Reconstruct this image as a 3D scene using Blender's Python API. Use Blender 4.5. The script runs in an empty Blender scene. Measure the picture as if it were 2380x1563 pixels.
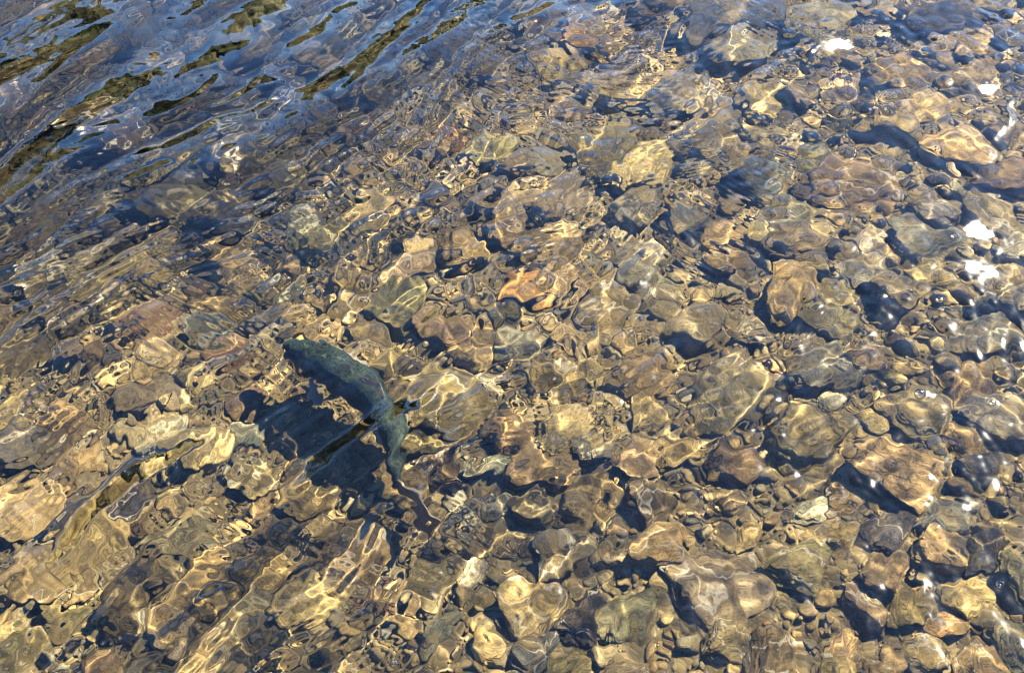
import bpy, math, random
import numpy as np
from mathutils import Vector, Matrix, noise

S = bpy.context.scene
R = math.radians
rng = np.random.default_rng(11)
random.seed(11)

# ------------------------------------------------------------------ camera
CAM_LOC = Vector((0.0, -1.54, 1.69))
PITCH = R(48.0)
LENS = 40.0
cam = bpy.data.cameras.new('camera')
cam.lens = LENS
cam.sensor_width = 36
cam.clip_end = 2000
cam_o = bpy.data.objects.new('camera', cam)
S.collection.objects.link(cam_o)
cam_o.location = CAM_LOC
cam_o.rotation_euler = (math.pi / 2 - PITCH, 0, 0)
S.camera = cam_o
CR = cam_o.rotation_euler.to_matrix()


def ray(u, v):
    """Direction of sight through point (u, v) of a 2380 x 1563 picture."""
    x = (u / 2380 - .5) * 36 / LENS
    y = -(v / 2380 - 1563 / 2380 / 2) * 36 / LENS
    return (CR @ Vector((x, y, -1))).normalized()


def on_water(u, v, z=0.0):
    d = ray(u, v)
    return CAM_LOC + d * ((z - CAM_LOC.z) / d.z)


def depth_at(x, y):
    s = (-x + y) * .7071
    return np.where(s > -1.05, .145 + .065 * (s + 1) + .048 * np.maximum(s + 1, 0) ** 2 + .10 * np.maximum(s - .75, 0), .1417 + .25 * (s + 1.05))


def below(u, v, z=None):
    """Where the bent line of sight meets the bed (or the level z) under flat water."""
    d = ray(u, v)
    p = on_water(u, v)
    h = Vector((d.x, d.y, 0))
    sin_i = h.length
    h.normalize()
    sin_t = sin_i / 1.333
    tan_t = sin_t / math.sqrt(1 - sin_t ** 2)
    if z is not None:
        return Vector((p.x, p.y, 0)) + h * (-z * tan_t) + Vector((0, 0, z))
    D = .3
    for _ in range(6):
        q = p + h * (D * tan_t)
        D = float(depth_at(q.x, q.y))
    q = p + h * (D * tan_t)
    q.z = -D
    return q


def to_pixel(p):
    """Where a point under flat water appears in the 2380 x 1563 picture."""
    lo, hi = 0.0, 1.0
    c = Vector((CAM_LOC.x, CAM_LOC.y, 0))
    h = Vector((p.x, p.y, 0)) - c
    L = h.length
    h.normalize()
    for _ in range(30):
        m = (lo + hi) / 2
        a = L * m
        si = a / math.hypot(a, CAM_LOC.z)
        b = L - a
        st = b / math.hypot(b, -p.z)
        if si / 1.333 > st:
            hi = m
        else:
            lo = m
    w = c + h * (L * lo)
    q = CR.transposed() @ (w - CAM_LOC)
    return ((q.x / -q.z) * LENS / 36 + .5) * 2380, (-(q.y / -q.z) * LENS / 36 + 1563 / 2380 / 2) * 2380


# ------------------------------------------------------------------ sun and sky
_m = ray(3330, 680)
SUN_DIR = Vector((_m.x, _m.y, -_m.z)).normalized()
SUN_EL = math.asin(SUN_DIR.z)
SUN_AZ = math.atan2(SUN_DIR.x, SUN_DIR.y)
w = bpy.data.worlds.new('World')
S.world = w
w.use_nodes = True
nt = w.node_tree
sky = nt.nodes.new('ShaderNodeTexSky')
sky.sky_type = 'NISHITA'
sky.sun_disc = False
sky.sun_elevation = SUN_EL
sky.sun_rotation = SUN_AZ
sky.air_density = 1.0
sky.dust_density = .2
sky.ozone_density = 3.0
deep = nt.nodes.new('ShaderNodeVectorMath')          # a clear, deep blue mountain sky
deep.operation = 'MULTIPLY'
deep.inputs[1].default_value = (.76, .94, 1.24)
nt.links.new(sky.outputs[0], deep.inputs[0])
nt.links.new(deep.outputs[0], nt.nodes['Background'].inputs[0])
nt.nodes['Background'].inputs[1].default_value = .05
sun = bpy.data.lights.new('sun', 'SUN')
sun.energy = 5.0
sun.angle = R(.5)
sun.color = (1.0, .88, .66)
sun.cycles.is_caustics_light = True
sun_o = bpy.data.objects.new('sun', sun)
S.collection.objects.link(sun_o)
sun_o.rotation_euler = SUN_DIR.to_track_quat('Z', 'Y').to_euler()

S.view_settings.view_transform = 'Standard'
S.view_settings.look = 'None'
S.view_settings.exposure = 3.05
S.view_settings.gamma = 1
S.render.engine = 'CYCLES'
cy = S.cycles
cy.use_denoising = True
cy.max_bounces = 8
cy.diffuse_bounces = 2
cy.glossy_bounces = 3
cy.transmission_bounces = 6
cy.sample_clamp_indirect = 3.0
cy.sample_clamp_direct = 0
cy.blur_glossy = .0
cy.caustics_refractive = True
cy.caustics_reflective = False
cy.use_adaptive_sampling = True
cy.adaptive_threshold = .007
cy.denoising_prefilter = 'ACCURATE'


# ------------------------------------------------------------------ helpers
def tag(o, label=None, cat=None, group=None, kind=None):
    for k, v in (('label', label), ('category', cat), ('group', group), ('kind', kind)):
        if v:
            o[k] = v
    return o


def link(o, parent=None):
    S.collection.objects.link(o)
    if parent is not None:
        o.parent = parent
    if o.type == 'MESH':
        o.cycles.is_caustics_receiver = True
    return o


def mesh_np(name, V, F, mat, smooth=True, parent=None):
    """A mesh object from numpy vertices (n,3) and faces (m,3 or 4)."""
    me = bpy.data.meshes.new(name)
    V = np.asarray(V, np.float32)
    F = np.asarray(F, np.int32)
    k = F.shape[1]
    me.vertices.add(len(V))
    me.vertices.foreach_set('co', V.ravel())
    me.loops.add(F.size)
    me.loops.foreach_set('vertex_index', F.ravel())
    me.polygons.add(len(F))
    me.polygons.foreach_set('loop_start', np.arange(0, F.size, k, dtype=np.int32))
    me.polygons.foreach_set('loop_total', np.full(len(F), k, np.int32))
    me.polygons.foreach_set('use_smooth', np.full(len(F), smooth, bool))
    me.update(calc_edges=True)
    if mat:
        me.materials.append(mat)
    return link(bpy.data.objects.new(name, me), parent)


def grid_faces(n, m):
    i = np.arange(n * m).reshape(n, m)
    return np.stack([i[:-1, :-1], i[:-1, 1:], i[1:, 1:], i[1:, :-1]], -1).reshape(-1, 4)


def axis(lo, hi, step, far_lo, far_hi, g=1.22):
    """Even steps between lo and hi, widening steps out to the far ends."""
    a = list(np.arange(lo, hi + step / 2, step))
    x, d = a[-1], step
    while x < far_hi:
        d *= g
        x += d
        a.append(x)
    x, d = a[0], step
    pre = []
    while x > far_lo:
        d *= g
        x -= d
        pre.append(x)
    return np.array(pre[::-1] + a)


class Noise:
    """Smooth 2-D value noise on numpy arrays."""

    def __init__(self, seed):
        self.t = np.random.default_rng(seed).uniform(-1, 1, (256, 256))

    def __call__(self, x, y, scale):
        x = x / scale
        y = y / scale
        xi = np.floor(x).astype(int)
        yi = np.floor(y).astype(int)
        fx = x - xi
        fy = y - yi
        fx = fx * fx * fx * (fx * (fx * 6 - 15) + 10)
        fy = fy * fy * fy * (fy * (fy * 6 - 15) + 10)
        g = lambda a, b: self.t[(yi + b) & 255, (xi + a) & 255]
        return (g(0, 0) * (1 - fx) + g(1, 0) * fx) * (1 - fy) + (g(0, 1) * (1 - fx) + g(1, 1) * fx) * fy


def sstep(x, a, b):
    t = np.clip((x - a) / (b - a), 0, 1)
    return t * t * (3 - 2 * t)


# ------------------------------------------------------------------ materials
def new_mat(name):
    m = bpy.data.materials.new(name)
    m.use_nodes = True
    m.node_tree.nodes.clear()
    return m, m.node_tree, m.node_tree.nodes, m.node_tree.links


def silt_with_depth_dimming(N, L, tc, source):
    """Golden-brown silt near the shore, a blackish-green film of algae on everything lying deeper than about half a metre."""
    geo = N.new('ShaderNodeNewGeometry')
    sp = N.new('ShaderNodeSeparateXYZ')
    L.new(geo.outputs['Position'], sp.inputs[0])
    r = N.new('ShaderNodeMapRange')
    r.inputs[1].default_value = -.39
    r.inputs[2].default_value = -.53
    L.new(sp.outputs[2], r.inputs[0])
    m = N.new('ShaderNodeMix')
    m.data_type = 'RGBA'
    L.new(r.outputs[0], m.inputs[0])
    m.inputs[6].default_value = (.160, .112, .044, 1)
    m.inputs[7].default_value = (.035, .036, .018, 1)  # light lost in deep water, put into the silt colour
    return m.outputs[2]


def stone_material(name, source):
    """Worn river stone: streaked layers, mottling, dark specks and pale silt over the stone's own tint."""
    m, nt, N, L = new_mat(name)
    out = N.new('ShaderNodeOutputMaterial')
    bs = N.new('ShaderNodeBsdfPrincipled')
    L.new(bs.outputs[0], out.inputs[0])
    bs.inputs['Roughness'].default_value = .75
    bs.inputs['Specular IOR Level'].default_value = .15
    tc = N.new('ShaderNodeTexCoord')
    mp = N.new('ShaderNodeMapping')
    if source == 'object':
        info = N.new('ShaderNodeObjectInfo')
        base = info.outputs['Color']
        comb = N.new('ShaderNodeVectorMath')
        comb.operation = 'SCALE'
        comb.inputs[0].default_value = (37, 91, 53)
        L.new(info.outputs['Random'], comb.inputs['Scale'])
        add = N.new('ShaderNodeVectorMath')
        add.operation = 'ADD'
        geo = N.new('ShaderNodeNewGeometry')
        vt = N.new('ShaderNodeVectorTransform')
        vt.vector_type = 'VECTOR'
        L.new(tc.outputs['Object'], mp.inputs[0])
        mp.inputs['Scale'].default_value = (1, 1, 1)
        L.new(mp.outputs[0], add.inputs[0])
        L.new(comb.outputs[0], add.inputs[1])
        co = add.outputs[0]
        k = 1.0
    else:
        at = N.new('ShaderNodeAttribute')
        at.attribute_name = 'tint'
        base = at.outputs['Color']
        L.new(tc.outputs['Object'], mp.inputs[0])
        co = mp.outputs[0]
        k = 22.0
    # layered streaks
    st = N.new('ShaderNodeMapping')
    st.inputs['Rotation'].default_value = (.3, .2, .6)
    st.inputs['Scale'].default_value = (.9 * k, 1.6 * k, 7 * k)
    L.new(co, st.inputs[0])
    n1 = N.new('ShaderNodeTexNoise')
    n1.inputs['Scale'].default_value = 1.0
    n1.inputs['Detail'].default_value = 5
    n1.inputs['Distortion'].default_value = .8
    L.new(st.outputs[0], n1.inputs['Vector'])
    r1 = N.new('ShaderNodeMapRange')
    r1.inputs[1].default_value = .35
    r1.inputs[2].default_value = .65
    r1.inputs[3].default_value = .5
    r1.inputs[4].default_value = 1.45
    L.new(n1.outputs[0], r1.inputs[0])
    # mottling
    n2 = N.new('ShaderNodeTexNoise')
    n2.inputs['Scale'].default_value = 3.2 * k
    n2.inputs['Detail'].default_value = 10
    n2.inputs['Roughness'].default_value = .78
    L.new(co, n2.inputs['Vector'])
    r2 = N.new('ShaderNodeMapRange')
    r2.inputs[1].default_value = .34
    r2.inputs[2].default_value = .66
    r2.inputs[3].default_value = .30
    r2.inputs[4].default_value = 1.85
    L.new(n2.outputs[0], r2.inputs[0])
    mul = N.new('ShaderNodeMath')
    mul.operation = 'MULTIPLY'
    L.new(r1.outputs[0], mul.inputs[0])
    L.new(r2.outputs[0], mul.inputs[1])
    vm = N.new('ShaderNodeVectorMath')
    vm.operation = 'SCALE'
    L.new(base, vm.inputs[0])
    L.new(mul.outputs[0], vm.inputs['Scale'])
    # golden-brown silt and algal film in patches, painted dimmer in deep water
    n3 = N.new('ShaderNodeTexNoise')
    n3.inputs['Scale'].default_value = 1.1 * k
    n3.inputs['Detail'].default_value = 8
    n3.inputs['Roughness'].default_value = .7
    L.new(co, n3.inputs['Vector'])
    r3 = N.new('ShaderNodeMapRange')
    r3.inputs[1].default_value = .48
    r3.inputs[2].default_value = .62
    r3.inputs[3].default_value = 0
    r3.inputs[4].default_value = .7
    L.new(n3.outputs[0], r3.inputs[0])
    mx = N.new('ShaderNodeMix')
    mx.data_type = 'RGBA'
    L.new(r3.outputs[0], mx.inputs[0])
    L.new(vm.outputs[0], mx.inputs[6])
    L.new(silt_with_depth_dimming(N, L, tc, source), mx.inputs[7])
    # dark specks
    vo = N.new('ShaderNodeTexVoronoi')
    vo.inputs['Scale'].default_value = 9 * k
    L.new(co, vo.inputs['Vector'])
    r4 = N.new('ShaderNodeMapRange')
    r4.inputs[1].default_value = .1
    r4.inputs[2].default_value = .3
    r4.inputs[3].default_value = .45
    r4.inputs[4].default_value = 1
    L.new(vo.outputs['Distance'], r4.inputs[0])
    vm2 = N.new('ShaderNodeVectorMath')
    vm2.operation = 'SCALE'
    if source == 'object':
        # pale quartz veins through about a third of the stones
        nv = N.new('ShaderNodeTexNoise')
        nv.inputs['Scale'].default_value = .8
        nv.inputs['Detail'].default_value = 3
        L.new(co, nv.inputs['Vector'])
        d1 = N.new('ShaderNodeMath')
        d1.operation = 'SUBTRACT'
        L.new(nv.outputs[0], d1.inputs[0])
        d1.inputs[1].default_value = .5
        d2 = N.new('ShaderNodeMath')
        d2.operation = 'ABSOLUTE'
        L.new(d1.outputs[0], d2.inputs[0])
        vr = N.new('ShaderNodeMapRange')
        vr.inputs[1].default_value = .016
        vr.inputs[2].default_value = .006
        vr.inputs[3].default_value = 0
        vr.inputs[4].default_value = .6
        L.new(d2.outputs[0], vr.inputs[0])
        gt = N.new('ShaderNodeMath')
        gt.operation = 'GREATER_THAN'
        gt.inputs[1].default_value = .66
        L.new(info.outputs['Random'], gt.inputs[0])
        vq = N.new('ShaderNodeMath')
        vq.operation = 'MULTIPLY'
        L.new(vr.outputs[0], vq.inputs[0])
        L.new(gt.outputs[0], vq.inputs[1])
        vx = N.new('ShaderNodeMix')
        vx.data_type = 'RGBA'
        L.new(vq.outputs[0], vx.inputs[0])
        L.new(mx.outputs[2], vx.inputs[6])
        vx.inputs[7].default_value = (.34, .30, .22, 1)
        mx = vx
    L.new(mx.outputs[2], vm2.inputs[0])
    L.new(r4.outputs[0], vm2.inputs['Scale'])
    L.new(vm2.outputs[0], bs.inputs['Base Color'])
    bp = N.new('ShaderNodeBump')
    bp.inputs['Strength'].default_value = .8
    bp.inputs['Distance'].default_value = .012 if source == 'object' else .006
    s = N.new('ShaderNodeMath')
    s.operation = 'ADD'
    L.new(n1.outputs[0], s.inputs[0])
    L.new(n2.outputs[0], s.inputs[1])
    L.new(s.outputs[0], bp.inputs['Height'])
    L.new(bp.outputs[0], bs.inputs['Normal'])
    return m


M_STONE = stone_material('stone', 'object')
M_GRAVEL = stone_material('gravel', 'attribute')


def bed_material():
    m, nt, N, L = new_mat('river_bed')
    out = N.new('ShaderNodeOutputMaterial')
    bs = N.new('ShaderNodeBsdfPrincipled')
    L.new(bs.outputs[0], out.inputs[0])
    bs.inputs['Roughness'].default_value = .95
    bs.inputs['Specular IOR Level'].default_value = .1
    tc = N.new('ShaderNodeTexCoord')
    vo = N.new('ShaderNodeTexVoronoi')
    vo.inputs['Scale'].default_value = 110
    L.new(tc.outputs['Object'], vo.inputs['Vector'])
    n = N.new('ShaderNodeTexNoise')
    n.inputs['Scale'].default_value = 9
    n.inputs['Detail'].default_value = 8
    L.new(tc.outputs['Object'], n.inputs['Vector'])
    cr = N.new('ShaderNodeValToRGB')
    e = cr.color_ramp.elements
    e[0].position = 0
    e[0].color = (.03, .021, .010, 1)
    e[1].position = 1
    e[1].color = (.17, .115, .055, 1)
    e2 = e.new(.5)
    e2.color = (.085, .064, .030, 1)
    e[2].color = (.21, .16, .08, 1)
    mxx = N.new('ShaderNodeMix')
    mxx.inputs[0].default_value = .55
    sx = N.new('ShaderNodeSeparateColor')
    L.new(vo.outputs['Color'], sx.inputs[0])
    L.new(sx.outputs[0], mxx.inputs[3])
    L.new(n.outputs[0], mxx.inputs[2])
    L.new(mxx.outputs[0], cr.inputs[0])
    dp = N.new('ShaderNodeSeparateXYZ')
    L.new(tc.outputs['Object'], dp.inputs[0])
    dim = N.new('ShaderNodeMapRange')
    dim.inputs[1].default_value = -.39
    dim.inputs[2].default_value = -.53
    dim.inputs[4].default_value = .8
    L.new(dp.outputs[2], dim.inputs[0])
    dim_mix = N.new('ShaderNodeMix')
    dim_mix.data_type = 'RGBA'
    L.new(dim.outputs[0], dim_mix.inputs[0])
    L.new(cr.outputs[0], dim_mix.inputs[6])
    dim_mix.inputs[7].default_value = (.022, .020, .010, 1)  # bed painted darker with depth, standing in for light the water swallows
    L.new(dim_mix.outputs[2], bs.inputs['Base Color'])
    bp = N.new('ShaderNodeBump')
    bp.inputs['Strength'].default_value = .7
    bp.inputs['Distance'].default_value = .005
    bp.invert = True
    L.new(vo.outputs['Distance'], bp.inputs['Height'])
    L.new(bp.outputs[0], bs.inputs['Normal'])
    return m


def water_material():
    m, nt, N, L = new_mat('clear_water')
    out = N.new('ShaderNodeOutputMaterial')
    g = N.new('ShaderNodeBsdfGlass')
    g.inputs['IOR'].default_value = 1.333
    g.inputs['Roughness'].default_value = 0
    g.inputs['Color'].default_value = (.985, 1, .985, 1)
    # the finest ripples: their slopes, stored on the surface, tilt its normal
    at = N.new('ShaderNodeAttribute')
    at.attribute_name = 'ripple'
    geo = N.new('ShaderNodeNewGeometry')
    flip = N.new('ShaderNodeMath')
    flip.operation = 'MULTIPLY_ADD'
    flip.inputs[1].default_value = -2
    flip.inputs[2].default_value = 1
    L.new(geo.outputs['Backfacing'], flip.inputs[0])
    sc = N.new('ShaderNodeVectorMath')
    sc.operation = 'SCALE'
    L.new(at.outputs['Vector'], sc.inputs[0])
    L.new(flip.outputs[0], sc.inputs['Scale'])
    add = N.new('ShaderNodeVectorMath')
    add.operation = 'ADD'
    L.new(sc.outputs[0], add.inputs[0])
    L.new(geo.outputs['Normal'], add.inputs[1])
    nm = N.new('ShaderNodeVectorMath')
    nm.operation = 'NORMALIZE'
    L.new(add.outputs[0], nm.inputs[0])
    L.new(nm.outputs[0], g.inputs['Normal'])
    # a trace of broken, finer-than-seen ripple that spreads the sun's glint a little
    gl = N.new('ShaderNodeBsdfGlossy')
    gl.inputs['Roughness'].default_value = .15
    L.new(nm.outputs[0], gl.inputs['Normal'])
    mx = N.new('ShaderNodeMixShader')
    mx.inputs[0].default_value = .004
    L.new(g.outputs[0], mx.inputs[1])
    L.new(gl.outputs[0], mx.inputs[2])
    L.new(mx.outputs[0], out.inputs[0])
    return m


def simple(name, col, rough=.6, spec=.3):
    m, nt, N, L = new_mat(name)
    out = N.new('ShaderNodeOutputMaterial')
    bs = N.new('ShaderNodeBsdfPrincipled')
    L.new(bs.outputs[0], out.inputs[0])
    bs.inputs['Roughness'].default_value = rough
    bs.inputs['Specular IOR Level'].default_value = spec
    n = N.new('ShaderNodeTexNoise')
    n.inputs['Scale'].default_value = 60
    n.inputs['Detail'].default_value = 5
    tc = N.new('ShaderNodeTexCoord')
    L.new(tc.outputs['Object'], n.inputs['Vector'])
    cr = N.new('ShaderNodeValToRGB')
    cr.color_ramp.elements[0].position = .3
    cr.color_ramp.elements[1].position = .7
    cr.color_ramp.elements[0].color = tuple(c * .6 for c in col) + (1,)
    cr.color_ramp.elements[1].color = tuple(min(1, c * 1.3) for c in col) + (1,)
    L.new(n.outputs[0], cr.inputs[0])
    L.new(cr.outputs[0], bs.inputs['Base Color'])
    return m


# ------------------------------------------------------------------ the bed
NZ = [Noise(100 + i) for i in range(12)]


def bed_height(x, y):
    near = 1 / (1 + (np.hypot(x, y) / 6) ** 4)
    d = np.minimum(depth_at(x, y), 4 + 0 * x)
    d = np.maximum(d, -3 - .02 * np.hypot(x, y))
    return -d + near * (.020 * NZ[0](x, y, .35) + .010 * NZ[1](x, y, .13) + .004 * NZ[2](x, y, .045))


xs = axis(-2.5, 2.2, .011, -600, 600)
ys = axis(-1.7, 2.7, .011, -600, 600)
X, Y = np.meshgrid(xs, ys)
bed = mesh_np('river_bed', np.stack([X, Y, bed_height(X, Y)], -1).reshape(-1, 3), grid_faces(*X.shape), bed_material())
tag(bed, kind='structure')

# ------------------------------------------------------------------ the water surface
GLINTS = [(1958, 101, .017, .034), (2293, 206, .014, .032), (2275, 538, .016, .034), (2258, 622, .006, .020), (2308, 634, .007, .020), (1925, 108, .004, .014)]
BUBBLES = [(2137, 916, .0105), (2218, 549, .0080), (2184, 697, .0090), (650, 579, .0065), (704, 456, .0045), (2306, 938, .0065),
           (2326, 1357, .0060), (916, 1540, .0065), (2139, 50, .0060), (2143, 1006, .0035)]
# steep little fronts that run across the water, as points in the picture: (points, height, half-width)
FRONTS = [
    ([(1120, 868), (1010, 925), (900, 982), (820, 1025), (745, 1085), (640, 1165)], .0052, .0125),
    ([(560, 1000), (440, 1050), (330, 1125), (235, 1195), (160, 1290), (20, 1380)], .0056, .0135),
    ([(870, 130), (720, 200), (600, 262), (430, 330), (250, 400), (90, 490), (0, 545)], .0062, .017),
    ([(1120, 30), (1020, 85), (930, 150), (840, 235)], .0055, .015),
    ([(1330, 0), (1200, 60), (1120, 100)], .0045, .014),
    ([(640, 170), (560, 230), (480, 262)], .0050, .012),
    ([(530, 160), (450, 230), (330, 290)], .0048, .012),
    ([(300, 40), (180, 120), (80, 220), (0, 330)], .0062, .018),
    ([(180, 10), (90, 70), (0, 130)], .0060, .017),
    ([(420, 375), (340, 405), (270, 430)], .0040, .011),
]


def polyline_field(x, y, pts):
    """Signed distance to a polyline and how far along it (0..1) the nearest point is."""
    P = np.array(pts)
    seg = np.linalg.norm(np.diff(P, axis=0), axis=1)
    cum = np.concatenate([[0], np.cumsum(seg)])
    best = np.full(x.shape, 1e9)
    sd = np.zeros(x.shape)
    tt = np.zeros(x.shape)
    for i in range(len(P) - 1):
        d = (P[i + 1] - P[i]) / seg[i]
        rx, ry = x - P[i, 0], y - P[i, 1]
        a = rx * d[0] + ry * d[1]
        ac = np.clip(a, 0, seg[i])
        dist = np.hypot(rx - ac * d[0], ry - ac * d[1])
        s = np.sign(d[0] * ry - d[1] * rx)
        m = dist < best
        best[m] = dist[m]
        sd[m] = (dist * s)[m]
        tt[m] = ((cum[i] + ac) / cum[-1])[m]
    return sd, tt


def required_slope(p):
    v = (CAM_LOC - p).normalized()
    h = (v + SUN_DIR).normalized()
    return np.array([-h.x / h.z, -h.y / h.z])


def smooth_path(pts, k=6):
    P = [Vector((p.x, p.y, 0)) for p in (on_water(*q) for q in pts)]
    P = [P[0] * 2 - P[1]] + P + [P[-1] * 2 - P[-2]]
    out = []
    for i in range(1, len(P) - 2):
        for j in range(k):
            t = j / k
            a, b, c, d = P[i - 1], P[i], P[i + 1], P[i + 2]
            out.append(.5 * ((2 * b) + (c - a) * t + (2 * a - 5 * b + 4 * c - d) * t * t + (-a + 3 * b - 3 * c + d) * t ** 3))
    out.append(P[-2])
    return [(q.x, q.y) for q in out]


def water_height(X, Y):
    """(height of the mesh, slopes of the finer ripples that ride on it)."""
    s = (-X + Y) * .7071
    dist = np.hypot(X, Y - .2)
    near = 1 - sstep(dist, 1.9, 3.6)
    wx = X + .05 * NZ[3](X, Y, .42) + .012 * NZ[4](X, Y, .14)
    wy = Y + .05 * NZ[5](X, Y, .42) + .012 * NZ[6](X, Y, .14)
    r = np.random.default_rng(5)
    q = s + .22 * X
    up = sstep(q, .50, .86)
    broad = 1 - .6 * up
    right = sstep(X - .25 * Y, .1, .8)
    d0 = np.maximum(depth_at(X, Y), .12)

    def train(n, l0, l1, crest, spread, slope=None, power=None):
        """Waves of rms slope SLOPE, or of rms curvature POWER, crests turned CREST degrees."""
        tot = np.zeros_like(X)
        for i in range(n):
            lam = math.exp(r.uniform(math.log(l0), math.log(l1)))
            th = R(crest + 90) + r.normal() * R(spread)
            k = 2 * math.pi / lam
            a = (slope / k if power is None else power / k ** 2) * math.sqrt(2 / n)
            ph = k * (wx * math.cos(th) + wy * math.sin(th)) + r.uniform(0, 6.28)
            e = .55 + .9 * np.clip(NZ[7 + i % 4](X + i * 3.1, Y - i * 1.7, lam * 5) + .2, -.5, 1)
            tot += a * e * np.cos(ph)
        return tot * near

    H = np.zeros_like(X)
    H += train(16, .16, .40, 54, 9, slope=.065) * (.10 + .9 * up) * (1 - .7 * right)
    H += train(24, .08, .18, 54, 8, power=1.10) / d0 * (1 - .60 * right)
    H += train(34, .032, .080, 80, 60, power=.90) * (.85 + .5 * NZ[1](X, Y, .37)) / d0 * (1 - .15 * right)
    Rp = np.zeros_like(X)
    Rp += train(14, .13, .34, 55, 8, slope=.17) * up
    Rp += train(24, .035, .10, 54, 12, slope=.105) * (1 - .35 * right) * broad
    Rp += train(24, .030, .070, 100, 60, slope=.105) * (1 - .22 * right) * broad
    Rp += train(16, .05, .11, 120, 70, slope=.05) * broad * (1 - .3 * right)
    calm = (.6 + .4 * NZ[2](X, Y, .31)) * (1 - .15 * right) * (1 - .8 * up)
    Rp += train(24, .014, .030, 60, 60, slope=.045) * calm
    # trains of short parallel wavelets, each in patches of its own
    for crest, seed in ((15, 0), (50, 1), (95, 10), (140, 11)):
        Rp += train(8, .016, .024, crest, 5, slope=.105) * sstep(NZ[seed](X + crest, Y, .26), .05, .60) * calm * (1 - .45 * right)
    # rings spreading over the shallows
    for (u, v, lam, sl, rad) in ((2180, 1080, .020, .050, .30), (2560, 1500, .022, .075, .50), (1330, 1250, .018, .065, .20), (700, 760, .024, .05, .22), (1950, 1250, .016, .05, .22),
                                 (350, 1480, .024, .065, .28), (60, 1180, .026, .08, .16), (760, 850, .014, .09, .07), (925, 1060, .016, .09, .08), (830, 930, .013, .07, .06), (1480, 860, .018, .07, .12)):
        c = on_water(u, v)
        d = np.hypot(X - c.x, Y - c.y)
        Rp += sl * lam / 6.283 * np.cos(6.283 * d / lam) * np.exp(-(d / rad) ** 2) * sstep(d, .005, .04)
    # round lens-like swellings
    for (u, v, rad, h) in ((690, 115, .075, .0045), (1000, 190, .06, -.004), (1215, 215, .06, -.003), (2230, 330, .055, .0028), (2080, 395, .03, .0020), (1380, 350, .05, .0030), (2000, 230, .08, .003),
                           (1700, 200, .07, -.003), (930, 500, .05, .003), (1060, 440, .045, -.003), (60, 1190, .05, .003), (1480, 860, .04, .0024), (1900, 300, .06, -.003)):
        c = on_water(u, v)
        d = np.hypot(X - c.x, Y - c.y)
        Rp += h * np.exp(-(d / rad) ** 2)
    for fi, (pts, h, hw) in enumerate(FRONTS):
        path = smooth_path(pts)
        sd, t = polyline_field(X, Y, path)
        sd = sd + .009 * NZ[8](X, Y, .10) + .003 * NZ[4](X, Y, .03)
        wmod = .75 + .5 * (.5 + .5 * NZ[9](X, Y, .12))
        env = sstep(t, 0, .30) * (1 - sstep(t, .75, 1)) * wmod
        # steep on the far side, a long gentle slope on the near one
        hw = hw * (2.1 if fi < 2 else 1.5)
        Rp += ((3.7, 5.5) + (1.6,) * 20)[fi] * h * env * np.where(sd < 0, np.exp(-(sd / hw) ** 2), np.exp(-(sd / (hw * 2.8)) ** 2))
    for (u, v, rb) in BUBBLES:
        p = on_water(u, v)
        d = np.hypot(X - p.x, Y - p.y)
        H += -.22 * rb * (1 - sstep(d, rb * .3, rb * 1.0)) + .10 * rb * np.exp(-((d - rb * 1.15) / (rb * .45)) ** 2)
    Ry, Rx = np.gradient(Rp, Y[:, 0], X[0])
    Ry = Ry - .13 * sstep(q, .62, .82) * near
    Hy, Hx = np.gradient(H, Y[:, 0], X[0])
    for (u, v, core, rad) in GLINTS:
        rad = rad * 1.7
        p = on_water(u, v)
        dx, dy = X - p.x, Y - p.y
        d = np.hypot(dx, dy) * (1 + .35 * NZ[4](X, Y, .011))
        W = np.maximum(1 - sstep(d, core, rad * .8), .80 * np.exp(-(d / (rad * 1.1)) ** 2))
        g = required_slope(p)
        e = .01
        gx = (required_slope(p + Vector((e, 0, 0))) - g) / e
        gy = (required_slope(p + Vector((0, e, 0))) - g) / e
        Rx = Rx * (1 - W) + W * (g[0] + .8 * (gx[0] * dx + gy[0] * dy) - Hx + .0032 * NZ[5](X, Y, .007))
        Ry = Ry * (1 - W) + W * (g[1] + .8 * (gx[1] * dx + gy[1] * dy) - Hy + .0032 * NZ[6](X, Y, .007))
    return H, Rx * near, Ry * near


xs = axis(-1.75, 1.75, .0034, -600, 600, 1.16)
ys = axis(-1.25, 2.05, .0034, -600, 600, 1.16)
X, Y = np.meshgrid(xs, ys)
WH, RX, RY = water_height(X, Y)
water = mesh_np('water', np.stack([X, Y, WH], -1).reshape(-1, 3), grid_faces(*X.shape), water_material())
water.cycles.is_caustics_receiver = False
water.cycles.is_caustics_caster = True
ra = water.data.attributes.new('ripple', 'FLOAT_VECTOR', 'POINT')
ra.data.foreach_set('vector', np.stack([-RX, -RY, 0 * RX], -1).astype(np.float32).ravel())
tag(water, kind='structure')


def surface_z(x, y):
    i = int(np.searchsorted(ys, y))
    j = int(np.searchsorted(xs, x))
    return float(WH[i, j])


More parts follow.
